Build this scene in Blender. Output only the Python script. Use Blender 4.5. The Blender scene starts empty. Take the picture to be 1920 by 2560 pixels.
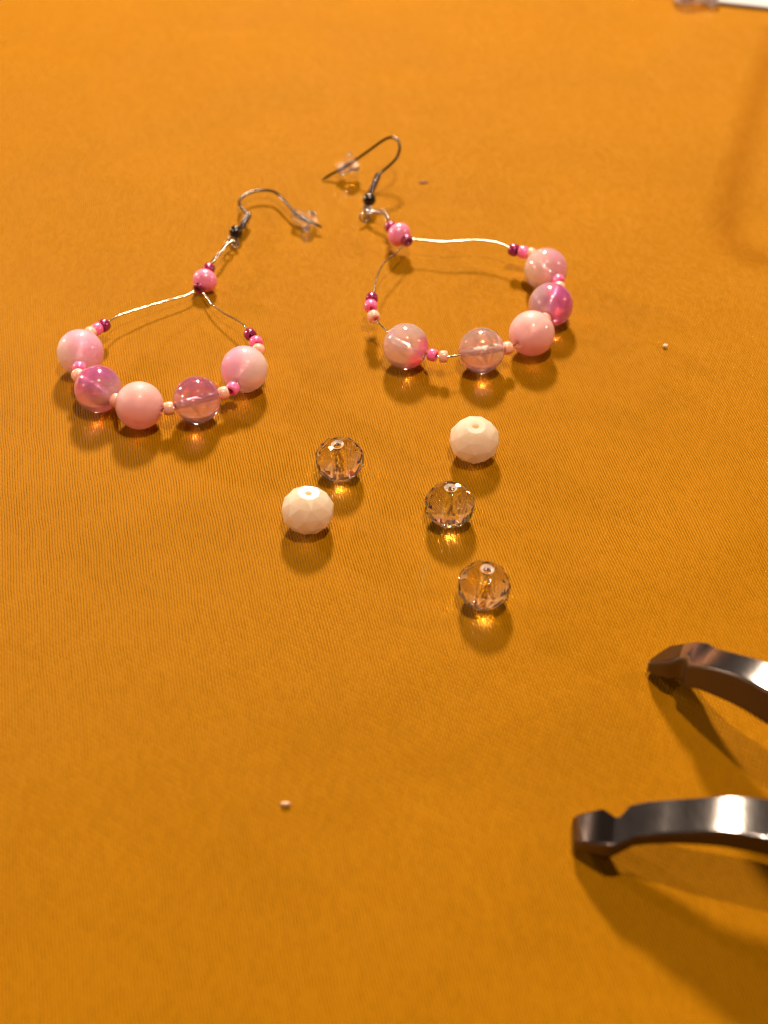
# Beaded earrings, loose faceted beads and plier jaws on an orange satin tablecloth.
# 1 Blender unit = 1 cm (unit scale 0.01).
import bpy, bmesh, math, random
from mathutils import Vector, Matrix, Quaternion
random.seed(7)
S = bpy.context.scene
S.unit_settings.system = 'METRIC'
S.unit_settings.scale_length = 0.01
COL = S.collection
R = math.radians

# ------------------------------------------------------------------ camera
cd = bpy.data.cameras.new('camera'); cam = bpy.data.objects.new('camera', cd); COL.objects.link(cam)
cam.location = (0, -16.60172902675517, 15.481362773418715)
cam.rotation_euler = (R(90 - 43), 0, 0)
cd.sensor_fit = 'VERTICAL'; cd.sensor_height = 36.0
cd.lens = 36.0 * 3750 / 2560
cd.clip_start = 0.5; cd.clip_end = 1000
cd.dof.use_dof = True
cd.dof.focus_distance = 23.2
cd.dof.aperture_fstop = 0.001 * cd.lens / (2 * 0.138)
S.camera = cam

# ------------------------------------------------------------------ room light
S.view_settings.view_transform = 'Standard'; S.view_settings.look = 'None'
S.view_settings.exposure = 0.05; S.view_settings.gamma = 1.0
S.render.engine = 'CYCLES'
S.cycles.caustics_reflective = True; S.cycles.caustics_refractive = True
S.cycles.blur_glossy = 0.15
S.cycles.sample_clamp_indirect = 400.0
S.cycles.max_bounces = 16; S.cycles.transmission_bounces = 14; S.cycles.glossy_bounces = 8
S.cycles.diffuse_bounces = 4; S.cycles.transparent_max_bounces = 48
S.cycles.use_denoising = True
S.cycles.pixel_filter_type = 'BLACKMAN_HARRIS'; S.cycles.filter_width = 1.05
S.cycles.use_adaptive_sampling = True; S.cycles.adaptive_threshold = 0.008
w = bpy.data.worlds.new('World'); S.world = w; w.use_nodes = True
w.node_tree.nodes['Background'].inputs[0].default_value = (1.0, 0.75, 0.60, 1)
w.node_tree.nodes['Background'].inputs[1].default_value = 0.068

def lamp(name, loc, power, radius, color=(1.0, 0.80, 0.58)):
    l = bpy.data.lights.new(name, 'POINT'); l.energy = power; l.shadow_soft_size = radius; l.color = color
    o = bpy.data.objects.new(name, l); o.location = loc; COL.objects.link(o)
lamp('ceiling_lamp', (-1, 58, 46), 378000, 4.4)        # behind the scene
lamp('pendant_lamp', (6, -5, 54), 80000, 1.25)        # over the table
lamp('side_lamp', (-52, 35, 17), 70000, 1.7)
lamp('wall_lamp', (-56, -5, 26), 25000, 1.5)
lamp('corner_lamp', (52, 8, 26), 26000, 1.6)

# ------------------------------------------------------------------ helpers
def nodes(name):
    m = bpy.data.materials.new(name); m.use_nodes = True
    return m, m.node_tree.nodes, m.node_tree.links, m.node_tree.nodes['Principled BSDF']
def setp(b, **kw):
    for k, v in kw.items():
        k = k.replace('_', ' ')
        if k in b.inputs:
            b.inputs[k].default_value = (*v, 1) if isinstance(v, tuple) and len(v) == 3 and b.inputs[k].type == 'RGBA' else v
def simple(name, **kw):
    m, n, l, b = nodes(name); setp(b, **kw); return m
def mathn(n, l, op, a, b=None, c=None):
    x = n.new('ShaderNodeMath'); x.operation = op
    for i, v in enumerate((a, b, c)):
        if v is None: continue
        if isinstance(v, (int, float)): x.inputs[i].default_value = v
        else: l.new(v, x.inputs[i])
    return x.outputs[0]

def link(name, me, mat=None, parent=None, loc=(0, 0, 0), rot=None):
    o = bpy.data.objects.new(name, me); COL.objects.link(o)
    o.location = loc
    if rot is not None: o.rotation_mode = 'QUATERNION'; o.rotation_quaternion = rot
    if parent: o.parent = parent
    if mat is not None:
        if not me.materials: me.materials.append(mat)
        else:
            o.material_slots[0].link = 'OBJECT'; o.material_slots[0].material = mat
    return o
def mesh_from(name, verts, faces, smooth=True):
    me = bpy.data.meshes.new(name); me.from_pydata([tuple(v) for v in verts], [], faces); me.validate(); me.update()
    bm = bmesh.new(); bm.from_mesh(me); bmesh.ops.recalc_face_normals(bm, faces=bm.faces); bm.to_mesh(me); bm.free()
    for p in me.polygons: p.use_smooth = smooth
    return me
def ring_mesh(name, profile, seg=40, smooth=True, offsets=None):
    """closed profile [(r,z)] turned about Z; with offsets neighbouring rings are joined by triangles"""
    V = []; Fc = []; n = len(profile)
    for i, (r, z) in enumerate(profile):
        off = offsets[i] if offsets else 0
        for k in range(seg):
            a = 2 * math.pi * (k + off) / seg
            V.append((r * math.cos(a), r * math.sin(a), z))
    for i in range(n):
        j = (i + 1) % n
        d = (offsets[j] - offsets[i]) if offsets else 0
        for k in range(seg):
            k2 = (k + 1) % seg
            a, b, c, e = i * seg + k, i * seg + k2, j * seg + k2, j * seg + k
            if abs(d) < 1e-6: Fc.append((a, b, c, e))
            elif d > 0: Fc += [(a, b, e), (b, c, e)]
            else: Fc += [(a, b, c), (a, c, e)]
    return mesh_from(name, V, Fc, smooth)
def spline(pts, per=8):
    pts = [Vector(p) for p in pts]; out = []
    q = [2 * pts[0] - pts[1]] + pts + [2 * pts[-1] - pts[-2]]
    for i in range(1, len(q) - 2):
        p0, p1, p2, p3 = q[i - 1:i + 3]
        for s in range(per):
            t = s / per
            out.append(0.5 * ((2 * p1) + (p2 - p0) * t + (2 * p0 - 5 * p1 + 4 * p2 - p3) * t * t + (3 * p1 - p0 - 3 * p2 + p3) * t ** 3))
    out.append(pts[-1]); return out
def tube(name, path, r, seg=10, base=Vector((0, 0, 0)), rfun=None, flat=None):
    path = [Vector(p) - base for p in path]; V = []; Fc = []
    t = (path[1] - path[0]).normalized(); nrm = t.orthogonal().normalized()
    for i, p in enumerate(path):
        a = path[max(i - 1, 0)]; b = path[min(i + 1, len(path) - 1)]
        t2 = (b - a).normalized()
        if t2.length == 0: t2 = t
        nrm = (nrm - t2 * nrm.dot(t2)).normalized(); bn = t2.cross(nrm)
        rr = r * (rfun(i / (len(path) - 1)) if rfun else 1)
        fx, fy = flat(i / (len(path) - 1)) if flat else (1, 1)
        for k in range(seg):
            an = 2 * math.pi * k / seg
            V.append(p + nrm * (math.cos(an) * rr * fx) + bn * (math.sin(an) * rr * fy))
        t = t2
    m = len(path)
    for i in range(m - 1):
        for k in range(seg):
            k2 = (k + 1) % seg
            Fc.append((i * seg + k, i * seg + k2, (i + 1) * seg + k2, (i + 1) * seg + k))
    Fc.append(tuple(range(seg))[::-1]); Fc.append(tuple((m - 1) * seg + k for k in range(seg)))
    return mesh_from(name, V, Fc)
def empty(name, loc, label, cat, group=None):
    o = bpy.data.objects.new(name, None); COL.objects.link(o); o.location = loc; o.empty_display_size = 0.5
    tag(o, label, cat, group); return o
def tag(o, label, cat, group=None, kind=None):
    if label: o['label'] = label
    if cat: o['category'] = cat
    if group: o['group'] = group
    if kind: o['kind'] = kind
    return o
def zrot(axis, roll=0.0):
    return Vector((0, 0, 1)).rotation_difference(Vector(axis).normalized()) @ Quaternion((0, 0, 1), roll)

# ------------------------------------------------------------------ tablecloth (the surface)
def cloth_material():
    m, n, l, b = nodes('orange_satin_weave')
    tc = n.new('ShaderNodeTexCoord'); sep = n.new('ShaderNodeSeparateXYZ')
    wob = n.new('ShaderNodeTexNoise'); wob.inputs['Scale'].default_value = 0.9; wob.inputs['Detail'].default_value = 2
    l.new(tc.outputs['Object'], wob.inputs['Vector'])
    vm = n.new('ShaderNodeVectorMath'); vm.operation = 'MULTIPLY_ADD'
    l.new(wob.outputs['Color'], vm.inputs[0]); vm.inputs[1].default_value = (0.10, 0.10, 0); l.new(tc.outputs['Object'], vm.inputs[2])
    l.new(vm.outputs[0], sep.inputs[0]); X, Y = sep.outputs[0], sep.outputs[1]
    th = R(12); pitch = 0.041; dash = 0.108
    s = mathn(n, l, 'MULTIPLY_ADD', X, math.cos(th) / pitch, mathn(n, l, 'MULTIPLY', Y, math.sin(th) / pitch))
    t = mathn(n, l, 'MULTIPLY_ADD', X, -math.sin(th) / dash, mathn(n, l, 'MULTIPLY', Y, math.cos(th) / dash))
    row = mathn(n, l, 'FLOOR', s)
    t2 = mathn(n, l, 'MULTIPLY_ADD', row, 0.382, t)
    seg = mathn(n, l, 'FLOOR', t2)
    la = mathn(n, l, 'MULTIPLY', mathn(n, l, 'ABSOLUTE', mathn(n, l, 'SUBTRACT', mathn(n, l, 'FRACT', s), 0.5)), 2.0)    # 0 mid thread .. 1 gap
    da = mathn(n, l, 'MULTIPLY', mathn(n, l, 'ABSOLUTE', mathn(n, l, 'SUBTRACT', mathn(n, l, 'FRACT', t2), 0.5)), 2.0)
    wn = n.new('ShaderNodeTexWhiteNoise'); wn.noise_dimensions = '2D'
    cb = n.new('ShaderNodeCombineXYZ'); l.new(row, cb.inputs[0]); l.new(seg, cb.inputs[1]); l.new(cb.outputs[0], wn.inputs['Vector'])
    rnd = wn.outputs['Value']
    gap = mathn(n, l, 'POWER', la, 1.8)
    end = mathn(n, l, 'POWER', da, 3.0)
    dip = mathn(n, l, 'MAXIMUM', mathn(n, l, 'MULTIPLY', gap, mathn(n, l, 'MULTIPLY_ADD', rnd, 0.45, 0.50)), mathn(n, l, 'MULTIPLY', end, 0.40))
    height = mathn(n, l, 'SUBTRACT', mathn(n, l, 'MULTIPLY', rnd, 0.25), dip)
    # browner colour in gaps and thread ends paints in the shade between threads
    fib = n.new('ShaderNodeTexNoise'); fib.inputs['Scale'].default_value = 30; fib.inputs['Detail'].default_value = 3
    l.new(tc.outputs['Object'], fib.inputs['Vector'])
    big = n.new('ShaderNodeTexNoise'); big.inputs['Scale'].default_value = 0.35; big.inputs['Detail'].default_value = 3
    l.new(tc.outputs['Object'], big.inputs['Vector'])
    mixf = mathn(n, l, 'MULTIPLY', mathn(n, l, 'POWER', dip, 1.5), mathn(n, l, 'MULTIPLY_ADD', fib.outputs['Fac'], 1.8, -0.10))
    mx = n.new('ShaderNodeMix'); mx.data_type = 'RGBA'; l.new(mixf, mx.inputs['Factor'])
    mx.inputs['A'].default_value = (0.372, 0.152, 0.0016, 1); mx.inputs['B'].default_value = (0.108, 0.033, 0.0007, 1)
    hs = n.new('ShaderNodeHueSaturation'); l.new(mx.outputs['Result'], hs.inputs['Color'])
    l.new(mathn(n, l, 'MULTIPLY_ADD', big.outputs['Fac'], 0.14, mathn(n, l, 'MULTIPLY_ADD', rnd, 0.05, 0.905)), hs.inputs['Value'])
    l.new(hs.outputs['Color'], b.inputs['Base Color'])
    bp = n.new('ShaderNodeBump'); bp.inputs['Strength'].default_value = 0.9; bp.inputs['Distance'].default_value = 0.015
    l.new(height, bp.inputs['Height'])
    bp2 = n.new('ShaderNodeBump'); bp2.inputs['Strength'].default_value = 0.55; bp2.inputs['Distance'].default_value = 0.35
    fold = n.new('ShaderNodeTexNoise'); fold.inputs['Scale'].default_value = 0.28; fold.inputs['Detail'].default_value = 0.6; fold.inputs['Distortion'].default_value = 0.6
    l.new(tc.outputs['Object'], fold.inputs['Vector']); l.new(fold.outputs['Fac'], bp2.inputs['Height']); l.new(bp2.outputs['Normal'], bp.inputs['Normal'])
    l.new(bp.outputs['Normal'], b.inputs['Normal'])
    setp(b, Roughness=0.50, Specular_IOR_Level=0.07, Specular_Tint=(1.0, 0.55, 0.08))
    return m
N = 90; HS = 70.0
vs = []; fs = []
for j in range(N + 1):
    for i in range(N + 1):
        x = -HS + 2 * HS * i / N; y = -HS + 2 * HS * j / N
        d = max(0.0, math.hypot(x, y) - 14) / 40
        vs.append((x, y, -0.004 - 0.25 * min(d, 1) * (0.5 + 0.5 * math.sin(x * 0.23 + math.sin(y * 0.11) * 2))))
for j in range(N):
    for i in range(N):
        a = j * (N + 1) + i; fs.append((a, a + 1, a + N + 2, a + N + 1))
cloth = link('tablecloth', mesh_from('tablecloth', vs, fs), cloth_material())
tag(cloth, 'orange satin tablecloth covering the whole table', None, None, 'structure')

# ------------------------------------------------------------------ materials
silver = simple('silver_wire', Base_Color=(0.50, 0.45, 0.38), Metallic=1.0, Roughness=0.17)
bright = simple('bright_twist_wire', Base_Color=(0.66, 0.60, 0.54), Metallic=1.0, Roughness=0.12)
coil_metal = simple('coil_wire', Base_Color=(0.26, 0.21, 0.20), Metallic=1.0, Roughness=0.18)
gun = simple('gunmetal_wire', Base_Color=(0.075, 0.062, 0.056), Metallic=1.0, Roughness=0.17)
pearl_pink = simple('pink_seed_glaze', Base_Color=(0.97, 0.17, 0.42), Roughness=0.22, Coat_Weight=0.5, Coat_Roughness=0.1, Subsurface_Weight=0.25, Subsurface_Radius=(0.06, 0.03, 0.03), Subsurface_Scale=1.0)
burgundy = simple('burgundy_seed_glaze', Base_Color=(0.30, 0.018, 0.105), Metallic=0.35, Roughness=0.26, Coat_Weight=0.6, Coat_Roughness=0.08)
peach = simple('peach_seed_glaze', Base_Color=(1.0, 0.48, 0.36), Roughness=0.25, Coat_Weight=0.3, Coat_Roughness=0.12, Subsurface_Weight=0.4, Subsurface_Radius=(0.08, 0.04, 0.03), Subsurface_Scale=1.0)
oval_pink = simple('pink_pearl', Base_Color=(1.0, 0.27, 0.48), Roughness=0.30, Metallic=0.1, Coat_Weight=0.5, Coat_Roughness=0.2)
def rubber_material():
    return simple('clear_silicone', Base_Color=(1.0, 0.97, 0.95), Transmission_Weight=0.96, IOR=1.40, Roughness=0.10)
rubber = rubber_material()
def bead_material(q, name, ca, cb, axis, t, lo=-0.25, hi=0.28, rough=0.05, sss=0.5, vein=0.05):
    """jelly glass: colour runs from ca to cb along a direction of the room (q = turn of the bead)"""
    m, n, l, b = nodes(name)
    tc = n.new('ShaderNodeTexCoord'); dp = n.new('ShaderNodeVectorMath'); dp.operation = 'DOT_PRODUCT'
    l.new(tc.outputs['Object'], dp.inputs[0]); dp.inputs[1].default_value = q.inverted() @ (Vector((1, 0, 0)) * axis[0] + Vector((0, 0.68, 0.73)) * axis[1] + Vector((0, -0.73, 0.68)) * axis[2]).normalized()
    no = n.new('ShaderNodeTexNoise'); no.inputs['Scale'].default_value = 3.2; no.inputs['Detail'].default_value = 2
    l.new(tc.outputs['Object'], no.inputs['Vector'])
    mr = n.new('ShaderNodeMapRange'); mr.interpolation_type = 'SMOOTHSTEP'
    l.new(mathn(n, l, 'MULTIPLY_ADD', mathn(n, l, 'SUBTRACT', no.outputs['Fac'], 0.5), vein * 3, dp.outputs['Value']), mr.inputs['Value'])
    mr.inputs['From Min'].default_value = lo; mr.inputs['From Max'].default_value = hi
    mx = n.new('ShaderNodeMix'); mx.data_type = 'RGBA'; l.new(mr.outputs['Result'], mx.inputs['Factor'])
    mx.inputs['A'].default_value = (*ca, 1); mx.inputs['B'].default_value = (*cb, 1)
    l.new(mx.outputs['Result'], b.inputs['Base Color'])
    setp(b, Roughness=rough, IOR=1.5, Coat_Weight=1.0, Coat_Roughness=0.045, Transmission_Weight=t, Subsurface_Weight=1.0, Subsurface_Radius=(1.0, 0.7, 0.6), Subsurface_Scale=sss)
    return m
def crystal_material(name, film):
    return simple(name, Base_Color=(1.0, 0.935, 0.895), Transmission_Weight=1.0, IOR=1.56, Roughness=0.0, Thin_Film_Thickness=film, Thin_Film_IOR=1.8)
white_glass = simple('white_opaque_glass', Base_Color=(0.91, 0.72, 0.58), Roughness=0.6, Transmission_Weight=0.35, IOR=1.45, Coat_Weight=0.6, Coat_Roughness=0.22, Coat_IOR=1.5, Subsurface_Weight=1.0, Subsurface_Radius=(0.55, 0.42, 0.28), Subsurface_Scale=1.0)

# ------------------------------------------------------------------ shared bead meshes
def round_profile(r, hole, n=28):
    a0 = math.asin(hole / r); pr = []
    for i in range(n + 1):
        a = a0 + (math.pi - 2 * a0) * i / n
        pr.append((r * math.sin(a), r * math.cos(a)))
    zt = pr[0][1]
    for i in range(1, 6): pr.append((hole, -zt + 2 * zt * i / 6))
    return pr
def seed_profile(ro, hole, h, n=18, p=0.8):
    pr = []; c = (ro + hole) / 2; a = (ro - hole) / 2
    for i in range(n):
        t = 2 * math.pi * i / n; ct, st = math.cos(t), math.sin(t)
        pr.append((c + a * math.copysign(abs(ct) ** p, ct), h / 2 * math.copysign(abs(st) ** p, st)))
    return pr
BEAD_R = 0.388
bead_me = ring_mesh('round_bead', round_profile(BEAD_R, 0.045), 56)
bore = simple('frosted_bore', Base_Color=(1.0, 0.86, 0.84), Transmission_Weight=1.0, IOR=1.5, Roughness=0.45)
blank = simple('glass_body', Base_Color=(0.9, 0.6, 0.6)); bead_me.materials.append(blank); bead_me.materials.append(bore)
for p in bead_me.polygons:
    if all(math.hypot(bead_me.vertices[i].co.x, bead_me.vertices[i].co.y) < 0.046 for i in p.vertices): p.material_index = 1
seed_me = ring_mesh('seed_bead', seed_profile(0.112, 0.03, 0.155), 28)
oval_me = ring_mesh('oval_bead', [(r, z * 0.84) for r, z in round_profile(0.222, 0.03, 22)], 40)

# ------------------------------------------------------------------ earrings
SEED = {'b': burgundy, 'k': pearl_pink, 'e': peach}
def earring(label, base, hoop, hook, twist, oval, coil, ball, loops, stopper):
    base = Vector(base)
    root = empty('earring', base, label, 'earring', 'pair of beaded hoop earrings')
    pts = [Vector(h[1]) for h in hoop]
    # the wire that carries the beads, with small kinks where it runs bare
    rnd = random.Random(len(label))
    path = spline(pts, 10)
    path = [p + Vector((rnd.uniform(-1, 1), rnd.uniform(-1, 1), rnd.uniform(-1, 1))) * 0.0018 for p in path]
    link('hoop_wire', tube('hoop_wire', path, 0.0130, 8, base, flat=lambda t: (1 + 0.08 * math.sin(t * 70), 1 - 0.08 * math.sin(t * 70))), silver, root)
    for i, (kind, p) in enumerate(hoop):
        if kind == 'w': continue
        p = Vector(p); a = pts[max(i - 1, 0)]; b = pts[min(i + 1, len(pts) - 1)]
        ax = (b - a).normalized()
        if isinstance(kind, str):
            o = link('seed_bead', seed_me, SEED[kind], root, p - base, zrot(ax, rnd.uniform(0, 6)))
            s = rnd.uniform(0.93, 1.05); o.scale = (s, s, rnd.uniform(0.9, 1.1))
            o['label'] = {'b': 'dark burgundy seed bead', 'k': 'hot pink seed bead', 'e': 'pale peach seed bead'}[kind]
        else:
            q = zrot(ax); o = link('round_bead', bead_me, bead_material(q, *kind[0]), root, p - base, q)
            o['label'] = kind[1]
    # oval pearl bead between two burgundy seed beads
    c, ax = Vector(oval[0]), (Vector(oval[1]) - Vector(oval[2])).normalized()
    link('oval_bead', oval_me, oval_pink, root, c - base, zrot(ax))['label'] = 'larger pink pearl bead at the top of the hoop'
    for p in oval[1:3]:
        link('seed_bead', seed_me, burgundy, root, Vector(p) - base, zrot(ax))['label'] = 'dark burgundy seed bead'
    # twisted wire above it: two strands wound round each other
    tp = spline([oval[1]] + twist, 10); n = len(tp); turns = 0.075 * n
    for ph in (0, math.pi):
        st = []
        for i, p in enumerate(tp):
            t = (tp[min(i + 1, n - 1)] - tp[max(i - 1, 0)]).normalized()
            u = t.cross(Vector((0, 0, 1))).normalized(); v = t.cross(u)
            for q in range(4):
                f = (i + q / 4) / n * turns * 2 * math.pi + ph
                pp = p.lerp(tp[min(i + 1, n - 1)], q / 4)
                st.append(pp + (u * math.cos(f) + v * math.sin(f)) * 0.031)
        link('twisted_strand', tube('twisted_strand', st, 0.0135, 7, base), bright, root)
    # wire loops that tie the hoop to the hook
    for c, axl, rad, mt in loops:
        q = zrot(axl); c = Vector(c)
        rp = [c + q @ Vector((math.cos(a) * rad, math.sin(a) * rad, 0.03 * a / 6)) for a in [i * 2 * math.pi / 28 for i in range(34)]]
        link('wire_loop', tube('wire_loop', rp, 0.0175, 8, base), mt, root)
    # ear hook
    hp = spline(hook, 8)
    hk = link('ear_hook', tube('ear_hook', hp, 0.027, 12, base, rfun=lambda t: 1 if t < 0.97 else 1 - (t - 0.97) * 14), gun, root)
    c0, c1 = Vector(coil[0]), Vector(coil[1]); ax = (c1 - c0).normalized(); u = ax.orthogonal().normalized(); v = ax.cross(u)
    T = 8.0; cp = []
    for i in range(int(T * 16) + 1):
        f = i / 16 * 2 * math.pi
        cp.append(c0.lerp(c1, i / (T * 16)) + (u * math.cos(f) + v * math.sin(f)) * 0.050)
    link('coil', tube('coil', cp, 0.0165, 8, base), coil_metal, root)
    link('coil_core', tube('coil_core', [c0 - ax * 0.33, c0, c0.lerp(c1, 0.5), c1], 0.03, 10, base), gun, root)
    link('ball', ring_mesh('ball', round_profile(0.128, 0.02, 20), 32), gun, root, Vector(ball) - base, zrot(ax))
    # clear stopper: flanged sleeve with a petal rim
    sc, sax = Vector(stopper[0]), (Vector(stopper[1]) - Vector(stopper[0])).normalized()
    prof = [(0.03, -0.15), (0.075, -0.16), (0.10, -0.14), (0.108, -0.05), (0.115, 0.02), (0.15, 0.05), (0.168, 0.08), (0.168, 0.11), (0.15, 0.135), (0.10, 0.14), (0.03, 0.12)]
    sm = ring_mesh('stopper', prof, 36)
    st = link('stopper', sm, rubber, hk, sc - base, zrot(sax)); st.scale = (1.2, 1.2, 1.35); st['label'] = 'clear rubber stopper on the hook'
    return root

MILK = (1.0, 0.73, 0.70); PINK = (1.0, 0.44, 0.65); SALMON = (1.0, 0.50, 0.46); LILAC = (0.74, 0.42, 0.62); PURPLE = (0.58, 0.16, 0.46); CLEAR = (0.80, 0.62, 0.58)
LA = ('milky_pink_glass', MILK, PINK, (0.7, 0.7, 0.1), 0.40, -0.25, 0.28, 0.55)
LB = ('purple_jelly_glass', (0.98, 0.62, 0.70), (0.78, 0.22, 0.58), (-0.45, 0.8, 0.2), 0.70)
LC = ('salmon_milk_glass', (1.0, 0.48, 0.50), (1.0, 0.57, 0.58), (0.1, 1.0, 0.2), 0.40, -0.25, 0.28, 0.55)
LD = ('lilac_clear_glass', (0.98, 0.70, 0.74), (0.74, 0.28, 0.52), (0.1, 1.0, 0.1), 0.80)
LE = ('rose_milk_glass', MILK, PINK, (-0.8, 0.5, 0.1), 0.40, -0.25, 0.28, 0.55)
RA = ('mauve_milk_glass', MILK, (0.92, 0.48, 0.66), (0.9, 0.25, 0.1), 0.52)
RB = ('violet_jelly_glass', (0.92, 0.60, 0.70), (0.76, 0.18, 0.56), (1.0, -0.1, 0.1), 0.66, -0.22, 0.18)
RC = ('coral_milk_glass', (1.0, 0.48, 0.50), (1.0, 0.57, 0.58), (0.1, 1.0, 0.2), 0.40, -0.25, 0.28, 0.55)
RD = ('smoky_clear_glass', (0.92, 0.68, 0.70), (0.94, 0.52, 0.78), (0.0, -1.0, 0.0), 0.80, 0.12, 0.38)
RE = ('clear_glass_pink_spot', (0.93, 0.70, 0.70), (1.0, 0.14, 0.44), (0.8, -0.5, 0.25), 0.66, 0.13, 0.34)

earring('beaded earring at the left with its hook lying flat, hoop beads resting in a curve',
  (-3.882, 3.518, 0),
  [('w', (-3.289, 5.696, 0.15)), ('w', (-3.498, 5.449, 0.17)), ('w', (-3.869, 5.224, 0.19)), ('w', (-4.208, 5.001, 0.22)), ('w', (-4.443, 4.816, 0.25)), ('w', (-4.604, 4.677, 0.27)), ('w', (-4.721, 4.468, 0.31)),
   ('b', (-4.788, 4.319, 0.33)), ('k', (-4.89, 4.198, 0.34)), ('e', (-4.984, 4.068, 0.35)),
   ((LA, 'milky beige bead blushing pink at its top right'), (-5.057, 3.481, 0.388)),
   ('k', (-4.991, 2.965, 0.45)), ('e', (-4.983, 2.813, 0.42)),
   ((LB, 'translucent purple bead'), (-4.621, 2.5, 0.388)),
   ('e', (-4.309, 2.233, 0.38)),
   ((LC, 'milky salmon pink bead'), (-3.906, 2.078, 0.388)),
   ('e', (-3.43, 2.012, 0.38)),
   ((LD, 'clear lilac bead with its bore showing'), (-3.0, 2.219, 0.388)),
   ('e', (-2.593, 2.402, 0.38)), ('k', (-2.449, 2.493, 0.4)),
   ((LE, 'milky rose bead, beige at its lower right'), (-2.295, 3.025, 0.388)),
   ('e', (-2.102, 3.58, 0.36)), ('k', (-2.152, 3.81, 0.35)), ('b', (-2.274, 4.075, 0.32)),
   ('w', (-2.379, 4.353, 0.29)), ('w', (-2.584, 4.612, 0.26)), ('w', (-2.785, 4.832, 0.22)), ('w', (-2.977, 5.089, 0.19)), ('w', (-3.12, 5.358, 0.17)), ('w', (-3.26, 5.663, 0.15))],
  [(-2.582, 8.041, 0.19), (-2.646, 8.179, 0.2), (-2.733, 8.3, 0.21), (-2.775, 8.456, 0.21), (-2.755, 8.613, 0.21), (-2.675, 8.754, 0.21), (-2.552, 8.867, 0.21), (-2.424, 8.913, 0.21), (-2.294, 8.921, 0.21), (-2.161, 8.885, 0.21), (-2.043, 8.765, 0.21), (-1.9, 8.508, 0.21), (-1.759, 8.248, 0.2), (-1.631, 8.034, 0.19), (-1.471, 7.904, 0.17), (-1.324, 7.835, 0.15), (-1.176, 7.731, 0.12)],
  [(-3.084, 6.497, 0.22), (-3.021, 6.602, 0.23), (-2.97, 6.728, 0.23), (-2.93, 6.887, 0.22), (-2.872, 7.047, 0.2)],
  ((-3.202, 5.835, 0.215), (-3.163, 6.195, 0.22), (-3.289, 5.705, 0.17)),
  ((-2.661, 7.702, 0.17), (-2.565, 8.059, 0.2)), (-2.772, 7.518, 0.16),
  [((-2.82, 7.255, 0.15), (0.3, -0.2, 1), 0.080, gun), ((-2.87, 7.11, 0.17), (-0.5, 0.3, 1), 0.085, silver), ((-2.78, 7.171, 0.12), (0.6, -0.6, 0.4), 0.065, silver)],
  ((-1.528, 7.956, 0.18), (-1.324, 7.835, 0.15)))

earring('beaded earring at the right with its hook standing up and a wide open hoop',
  (1.384, 5.391, 0),
  [('w', (0.4, 6.935, 0.36)), ('w', (0.607, 6.929, 0.37)), ('w', (0.819, 6.895, 0.37)), ('w', (1.056, 6.841, 0.38)), ('w', (1.267, 6.84, 0.39)), ('w', (1.532, 6.858, 0.4)), ('w', (1.795, 6.843, 0.41)), ('w', (2.055, 6.755, 0.42)), ('w', (2.257, 6.617, 0.42)),
   ('b', (2.35, 6.508, 0.42)), ('k', (2.513, 6.437, 0.42)), ('e', (2.663, 6.396, 0.41)),
   ((RA, 'milky mauve bead, pinker on its right'), (2.889, 5.928, 0.388)),
   ('k', (3.07, 5.517, 0.43)), ('e', (3.074, 5.332, 0.41)),
   ((RB, 'translucent violet bead with a bright bore'), (2.89, 4.84, 0.388)),
   ('e', (2.742, 4.397, 0.4)),
   ((RC, 'milky coral pink bead'), (2.498, 3.994, 0.4)),
   ('e', (2.057, 3.597, 0.39)),
   ((RD, 'smoky clear bead with lilac lower edge'), (1.626, 3.532, 0.388)),
   ('w', (1.198, 3.385, 0.39)),
   ('e', (0.986, 3.362, 0.39)), ('k', (0.807, 3.405, 0.39)),
   ((RE, 'clear beige bead with a hot pink spot at its bore'), (0.365, 3.652, 0.388)),
   ('w', (0.009, 4.057, 0.45)),
   ('e', (-0.175, 4.313, 0.52)), ('k', (-0.226, 4.604, 0.53)), ('b', (-0.21, 4.845, 0.52)),
   ('w', (-0.179, 5.041, 0.52)), ('w', (-0.143, 5.401, 0.5)), ('w', (-0.088, 5.747, 0.47)), ('w', (0.01, 6.08, 0.44)), ('w', (0.18, 6.383, 0.4)), ('w', (0.394, 6.815, 0.36))],
  [(-0.142, 8.957, 0.46), (-0.067, 9.028, 0.52), (0.04, 9.121, 0.57), (0.169, 9.247, 0.63), (0.255, 9.37, 0.68), (0.304, 9.561, 0.74), (0.29, 9.748, 0.78), (0.236, 9.855, 0.8), (0.149, 9.911, 0.8), (0.041, 9.909, 0.77), (-0.09, 9.87, 0.7), (-0.286, 9.802, 0.58), (-0.483, 9.752, 0.45), (-0.659, 9.726, 0.33), (-0.858, 9.716, 0.2), (-1.036, 9.701, 0.11), (-1.222, 9.612, 0.03)],
  [(0.076, 7.707, 0.36), (0.029, 7.898, 0.33), (-0.066, 8.01, 0.3), (-0.171, 8.051, 0.26), (-0.302, 8.144, 0.21)],
  ((0.279, 7.079, 0.38), (0.125, 7.347, 0.37), (0.416, 6.924, 0.36)),
  ((-0.259, 8.654, 0.3), (-0.106, 9.013, 0.5)), (-0.283, 8.516, 0.25),
  [((-0.337, 8.239, 0.2), (0.9, -0.3, 0.5), 0.080, gun), ((-0.387, 8.076, 0.13), (0.5, -0.8, 0.5), 0.090, silver), ((-0.288, 8.18, 0.2), (-0.4, -0.5, 0.8), 0.065, silver)],
  ((-0.715, 9.731, 0.29), (-0.483, 9.752, 0.45)))

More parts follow.
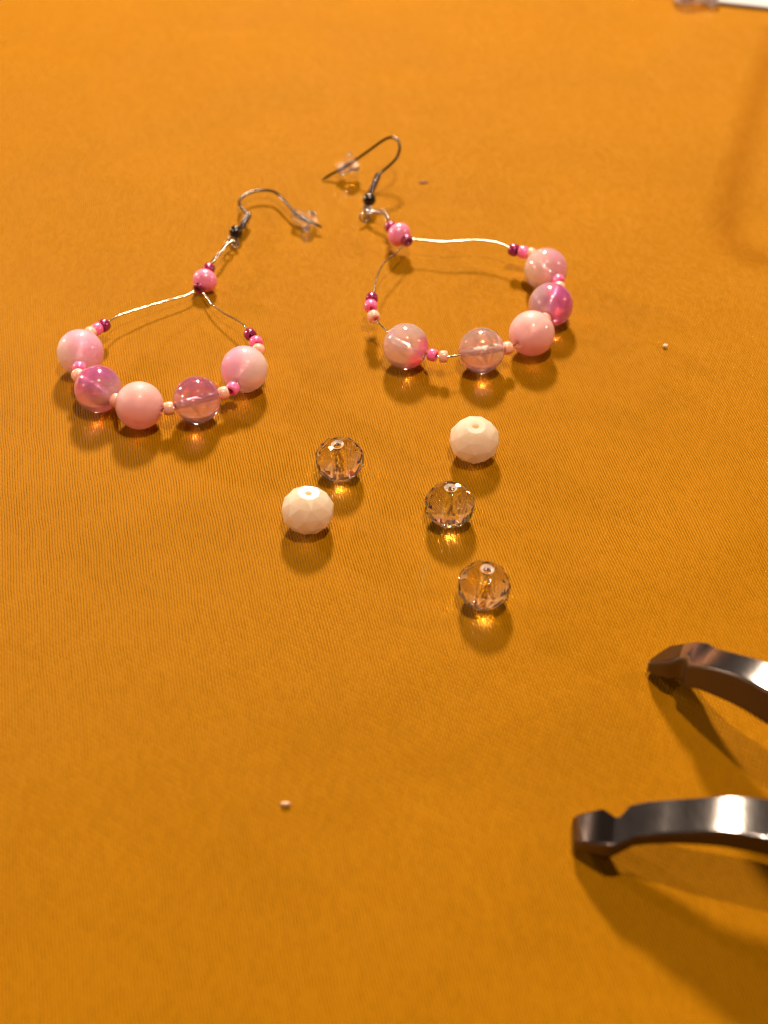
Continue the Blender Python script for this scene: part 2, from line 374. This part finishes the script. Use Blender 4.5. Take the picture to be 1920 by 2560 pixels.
# ------------------------------------------------------------------ loose faceted beads
def faceted(name, r, c, n, h, border):
    pr = [(h, c * 0.90), (border, c * 0.985), (r * 0.40, c), (r * 0.76, c * 0.70), (r * 0.985, c * 0.26), (r * 0.985, -c * 0.26), (r * 0.76, -c * 0.70), (r * 0.40, -c), (border, -c * 0.985), (h, -c * 0.90)]
    off = [0, 0, 0, 0.5, 0, 0.5, 0, 0.5, 0.5, 0.5]
    return ring_mesh(name, pr, n, False, off)
facet_me = faceted('faceted_bead', 0.385, 0.320, 11, 0.062, 0.102)
tall_me = faceted('faceted_bead_tall', 0.395, 0.328, 10, 0.042, 0.056)
crystal_a = crystal_material('peach_crystal', 0); crystal_b = crystal_material('iridescent_crystal', 420); 
chipped = simple('frosted_hole_rim', Base_Color=(1.0, 0.88, 0.84), Transmission_Weight=0.7, IOR=1.5, Roughness=0.35)
facet_me.materials.append(crystal_a); facet_me.materials.append(chipped)
for p in facet_me.polygons:
    rs = [math.hypot(facet_me.vertices[i].co.x, facet_me.vertices[i].co.y) for i in p.vertices]
    if max(rs) < 0.105 and min(rs) < 0.065 and max(rs) > 0.1: p.material_index = 1
def loose(me, mat, p, label, cat, group, tilt, roll):
    o = link('faceted_bead', me, mat, None, p, Quaternion((1, 0, 0), R(tilt[0])) @ Quaternion((0, 1, 0), R(tilt[1])) @ Quaternion((0, 0, 1), R(roll)))
    tag(o, label, cat, group)
loose(facet_me, crystal_a, (-0.684, 0.847, 0.322), 'clear peach crystal bead beside and above a white bead, nearest the left earring', 'bead', 'loose clear crystal beads', (3, -5), 4)
loose(facet_me, crystal_b, (0.981, -0.179, 0.322), 'clear peach crystal bead with bluish facet, just below the right white bead', 'bead', 'loose clear crystal beads', (-4, 1), 13)
loose(facet_me, crystal_a, (1.407, -1.864, 0.322), 'clear peach crystal bead lying alone, nearest the pliers', 'bead', 'loose clear crystal beads', (-3, 6), 22)
loose(tall_me, white_glass, (-1.131, -0.313, 0.33), 'opaque white faceted bead beside the clear bead nearest the left earring', 'bead', 'loose white faceted beads', (-4, 4), 12)
loose(tall_me, white_glass, (1.411, 1.3, 0.33), 'opaque white faceted bead just below the right earring', 'bead', 'loose white faceted beads', (9, 1), 15)

# ------------------------------------------------------------------ pliers
def steel():
    m, n, l, b = nodes('brushed_steel')
    tc = n.new('ShaderNodeTexCoord'); mp = n.new('ShaderNodeMapping'); l.new(tc.outputs['Object'], mp.inputs['Vector'])
    mp.inputs['Scale'].default_value = (60, 4, 10); mp.inputs['Rotation'].default_value = (0, 0, R(12))
    no = n.new('ShaderNodeTexNoise'); no.inputs['Scale'].default_value = 1.0; no.inputs['Detail'].default_value = 4; l.new(mp.outputs[0], no.inputs['Vector'])
    bp = n.new('ShaderNodeBump'); bp.inputs['Strength'].default_value = 0.10; bp.inputs['Distance'].default_value = 0.01; l.new(no.outputs['Fac'], bp.inputs['Height'])
    l.new(bp.outputs['Normal'], b.inputs['Normal'])
    l.new(mathn(n, l, 'MULTIPLY_ADD', no.outputs['Fac'], 0.07, 0.10), b.inputs['Roughness'])
    st = n.new('ShaderNodeTexNoise'); st.inputs['Scale'].default_value = 1.6; st.inputs['Detail'].default_value = 5; l.new(tc.outputs['Object'], st.inputs['Vector'])
    mx = n.new('ShaderNodeMix'); mx.data_type = 'RGBA'; l.new(mathn(n, l, 'MULTIPLY_ADD', st.outputs['Fac'], 2.0, -0.5), mx.inputs['Factor'])
    mx.inputs['A'].default_value = (0.38, 0.345, 0.345, 1); mx.inputs['B'].default_value = (0.60, 0.55, 0.54, 1); l.new(mx.outputs['Result'], b.inputs['Base Color'])
    setp(b, Metallic=1.0)
    return m
STEEL = steel(); TIP_DARK = simple('dark_tip_steel', Base_Color=(0.13, 0.10, 0.095), Metallic=1.0, Roughness=0.18); DARK = simple('shaded_side_steel', Base_Color=(0.10, 0.075, 0.06), Metallic=0.8, Roughness=0.35)  # side steel darkened to stand in for the shade reflected between the jaws
def jaw(secs, base, name, parent, under):
    """secs: far-top, near-top, thickness"""
    base = Vector(base); V = []; Fc = []; n = len(secs)
    for Fp, Np, t in secs:
        Fp, Np = Vector(Fp) - base, Vector(Np) - base; dz = Vector((0, 0, t))
        low = min(under, max(0.0, Fp.z - t - 0.03))
        V += [Fp, Np, Np - dz, Fp - dz - Vector((0, 0, low))]
    for i in range(n - 1):
        for k in range(4):
            k2 = (k + 1) % 4
            Fc.append((i * 4 + k, i * 4 + k2, (i + 1) * 4 + k2, (i + 1) * 4 + k))
    Fc.append((0, 1, 2, 3)); Fc.append(tuple((n - 1) * 4 + k for k in range(4)))
    me = mesh_from(name, V, Fc)
    me.materials.append(STEEL); me.materials.append(DARK); me.materials.append(TIP_DARK)
    for p in me.polygons: p.material_index = (2 if p.index < 4 * 3 else 0) if p.index % 4 == 0 and p.index < 4 * (n - 1) else 1  # first top sections take the darker tip steel
    o = link(name, me, None, parent)
    bv = o.modifiers.new('edge', 'BEVEL'); bv.width = 0.045; bv.segments = 3; bv.limit_method = 'ANGLE'; bv.angle_limit = R(40)
    me.set_sharp_from_angle(angle=R(38))
    return o
PB = Vector((5.978, -4.709, 0))
pl = empty('pliers', PB, 'steel pliers with open curved jaws reaching in over the cloth from the right', 'pliers')
upper = [((3.576, -3.15, 0.2), (3.54, -3.259, 0.28), 0.2), ((3.684, -3.134, 0.34), (3.66, -3.437, 0.48), 0.3), ((3.826, -3.137, 0.5), (3.76, -3.563, 0.64), 0.38), ((3.981, -3.257, 0.68), (3.851, -3.605, 0.76), 0.44), ((4.116, -3.36, 0.83), (3.921, -3.69, 0.86), 0.5), ((4.228, -3.482, 0.94), (3.906, -3.847, 0.9), 0.46), ((4.294, -3.668, 1.05), (4.017, -4.009, 1.06), 0.44), ((4.42, -3.887, 1.22), (4.146, -4.211, 1.23), 0.48), ((4.572, -4.111, 1.39), (4.327, -4.454, 1.4), 0.52), ((4.747, -4.292, 1.49), (4.477, -4.659, 1.5), 0.54), ((4.936, -4.471, 1.565), (4.662, -4.896, 1.575), 0.56), ((5.032, -4.549, 1.59), (4.787, -5.035, 1.6), 0.57), ((5.243, -4.727, 1.62), (5.026, -5.264, 1.62), 0.58)]
lower = [((2.315, -5.682, 0.18), (2.285, -6.104, 0.22), 0.16), ((2.359, -5.736, 0.33), (2.4, -6.2, 0.38), 0.22), ((2.655, -5.758, 0.48), (2.567, -6.324, 0.53), 0.26), ((2.771, -5.932, 0.56), (2.682, -6.4, 0.62), 0.27), ((2.818, -5.968, 0.61), (2.779, -6.4, 0.68), 0.24), ((2.948, -5.848, 0.68), (2.933, -6.377, 0.77), 0.22), ((3.145, -5.866, 0.77), (3.091, -6.42, 0.87), 0.22), ((3.354, -5.903, 0.85), (3.232, -6.473, 0.96), 0.23), ((3.437, -5.917, 0.88), (3.314, -6.485, 0.985), 0.23), ((3.583, -5.963, 0.96), (3.456, -6.529, 1.065), 0.25), ((3.793, -6.024, 1.07), (3.644, -6.602, 1.175), 0.27), ((4.023, -6.065, 1.15), (3.876, -6.668, 1.26), 0.3), ((4.242, -6.111, 1.19), (4.1, -6.73, 1.3), 0.32), ((4.457, -6.157, 1.205), (4.312, -6.787, 1.315), 0.34), ((4.708, -6.24, 1.21), (4.563, -6.864, 1.32), 0.4), ((4.972, -6.362, 1.21), (4.816, -6.996, 1.32), 0.5)]
# past the frame the jaws run on to the joint and the handles
upper += [((6.02, -5.55, 1.62), (5.78, -6.05, 1.62), .6), ((6.85, -6.45, 1.6), (6.5, -6.9, 1.6), .62), ((7.45, -7.3, 1.58), (7.0, -7.6, 1.58), .64)]
lower += [((5.85, -6.65, 1.24), (5.65, -7.2, 1.3), .5), ((6.75, -7.2, 1.3), (6.5, -7.75, 1.32), .55), ((7.4, -7.55, 1.34), (7.2, -8.1, 1.36), .6)]
jaw(upper, PB, 'jaw', pl, 0.3); jaw(lower, PB, 'jaw', pl, 0.1)
jb = [(0.0, 0.62), (0.30, 0.62), (0.36, 0.56), (0.70, 0.54), (0.76, 0.46), (0.76, -0.22), (0.70, -0.30), (0.0, -0.30)]
link('joint', ring_mesh('joint', jb, 36), STEEL, pl, Vector((7.75, -7.95, 1.12)) - PB)
GRIP = simple('red_rubber_grip', Base_Color=(0.30, 0.02, 0.02), Roughness=0.45)
for pts in ([(7.9, -8.3, 1.15), (9.2, -9.8, 1.05), (11.2, -11.0, 0.8), (13.6, -11.6, 0.55), (16.0, -11.8, 0.42)], [(8.2, -8.0, 1.2), (9.8, -8.6, 1.1), (11.8, -8.6, 0.85), (14.2, -8.2, 0.6), (16.4, -7.7, 0.42)]):
    link('handle', tube('handle', spline(pts, 8), 0.36, 16, PB, rfun=lambda t: 0.8 + 0.35 * math.sin(math.pi * min(1, t * 1.1)) * 0.5), GRIP, pl)

# ------------------------------------------------------------------ crumbs and things at the top edge
def crumb(name, p, r, mat, label, cat, seed, sc):
    bm = bmesh.new(); bmesh.ops.create_icosphere(bm, subdivisions=2, radius=r); rr = random.Random(seed)
    for v in bm.verts: v.co *= rr.uniform(0.75, 1.25)
    for v in bm.verts: v.co = Vector((v.co.x * sc[0], v.co.y * sc[1], v.co.z * sc[2]))
    me = bpy.data.meshes.new(name); bm.to_mesh(me); bm.free()
    o = link(name, me, mat, None, p); tag(o, label, cat)
chip = simple('glass_chip', Base_Color=(0.9, 0.72, 0.6), Roughness=0.15)
lint = simple('lint', Base_Color=(0.75, 0.5, 0.32), Roughness=0.8)
crumb('crumb', (4.82, 4.145, 0.03), 0.036, chip, 'tiny pale shiny crumb alone on the cloth right of the earrings', 'crumb', 3, (1, 1, 1))
crumb('lint_speck', (-1.23, -5.38, 0.025), 0.042, lint, 'tiny tan lint speck on the empty cloth left of the pliers', 'lint', 5, (1.5, 0.7, 0.7))

shadow_spot = simple('stopper_shadow', Base_Color=(0.20, 0.07, 0.015), Roughness=0.8)  # small brown spot put in as the clear stopper's cast shadow
crumb('stopper_shadow', (0.774, 9.566, 0.012), 0.05, shadow_spot, 'small painted stopper shadow on the cloth right of the standing ear hook', 'shadow_spot', 9, (1.9, 0.9, 0.3))
paper = simple('white_card', Base_Color=(0.46, 0.46, 0.50), Roughness=0.6)
p0, p1 = Vector((7.695, 17.72, 0.09)), Vector((9.046, 17.363, 0.09))
d = (p1 - p0).normalized(); nb = Vector((-d.y, d.x, 0)); th = Vector((0, 0, 0.075))
a, b_ = p0 - d * 0.5, p1 + d * 9; c_, e_ = b_ + nb * 9, a + nb * 9
me = mesh_from('card', [a, b_, c_, e_, a - th, b_ - th, c_ - th, e_ - th], [(0, 1, 2, 3), (4, 5, 6, 7), (0, 1, 5, 4), (1, 2, 6, 5), (2, 3, 7, 6), (3, 0, 4, 7)], False)
o = link('card', me, paper); tag(o, 'white card lying at the far right corner of the cloth', 'card')
bv = o.modifiers.new('edge', 'BEVEL'); bv.width = 0.02; bv.segments = 2

# loose pieces of jewellery stock half out of the frame beside the card
def stray(p, sc, mat, label, roll):
    o = link('faceted_bead', facet_me, mat, None, p, Quaternion((0, 0, 1), R(roll)) @ Quaternion((1, 0, 0), R(70)))
    o.scale = (sc, sc, sc); tag(o, label, 'bead', 'crystal beads at the far edge')
rose = simple('rose_crystal', Base_Color=(1.0, 0.86, 0.80), Transmission_Weight=0.9, IOR=1.5, Roughness=0.05)
stray((7.121, 17.804, 0.25), 0.80, rose, 'larger pinkish crystal bead at the top edge beside the white card', 10)
stray((7.42, 17.826, 0.22), 0.70, rose, 'middle pinkish crystal bead at the top edge, touching the white card side', 50)
stray((7.756, 17.595, 0.13), 0.42, rose, 'smallest pinkish crystal bead under the front edge of the white card', 80)

# soft shadow band painted on the cloth at the right with tinted film layers
shade_film, n_, l_, b_n = nodes('shade_tint_film')
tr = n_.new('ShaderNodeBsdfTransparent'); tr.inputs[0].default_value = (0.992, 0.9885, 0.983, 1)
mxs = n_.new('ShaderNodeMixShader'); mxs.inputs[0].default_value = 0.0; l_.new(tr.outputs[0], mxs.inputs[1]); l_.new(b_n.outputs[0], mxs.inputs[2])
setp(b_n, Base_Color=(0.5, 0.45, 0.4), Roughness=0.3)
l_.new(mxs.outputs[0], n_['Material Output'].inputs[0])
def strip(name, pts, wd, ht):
    """layered tinted film along a path, darkening the cloth like a soft shadow"""
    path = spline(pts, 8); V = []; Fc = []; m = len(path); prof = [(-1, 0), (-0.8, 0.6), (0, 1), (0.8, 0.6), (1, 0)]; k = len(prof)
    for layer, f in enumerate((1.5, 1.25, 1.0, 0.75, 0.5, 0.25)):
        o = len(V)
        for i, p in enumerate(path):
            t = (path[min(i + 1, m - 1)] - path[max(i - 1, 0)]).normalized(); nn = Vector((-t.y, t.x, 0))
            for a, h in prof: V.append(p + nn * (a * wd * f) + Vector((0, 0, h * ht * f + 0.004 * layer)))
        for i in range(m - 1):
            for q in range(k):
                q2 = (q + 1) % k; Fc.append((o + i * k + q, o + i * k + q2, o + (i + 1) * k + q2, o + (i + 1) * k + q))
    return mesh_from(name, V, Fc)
shade_band = empty('painted_shade_band', (8.888, 11.284, 0.004), 'faint painted shadow band with a rounded corner at the right edge', 'shade_band')
tb = Vector(shade_band.location)
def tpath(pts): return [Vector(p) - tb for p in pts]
link('border', strip('border', tpath([(9.218, 16.425, 0.004), (8.346, 14.03, 0.004), (7.474, 11.284, 0.004), (6.744, 8.939, 0.004), (6.514, 7.942, 0.004), (6.585, 7.226, 0.004), (7.008, 6.809, 0.004), (7.721, 6.536, 0.004), (8.585, 6.237, 0.004), (9.38, 6.386, 0.004), (10.036, 7.78, 0.004), (10.798, 11.284, 0.004)]), 0.30, 0.012), shade_film, shade_band)
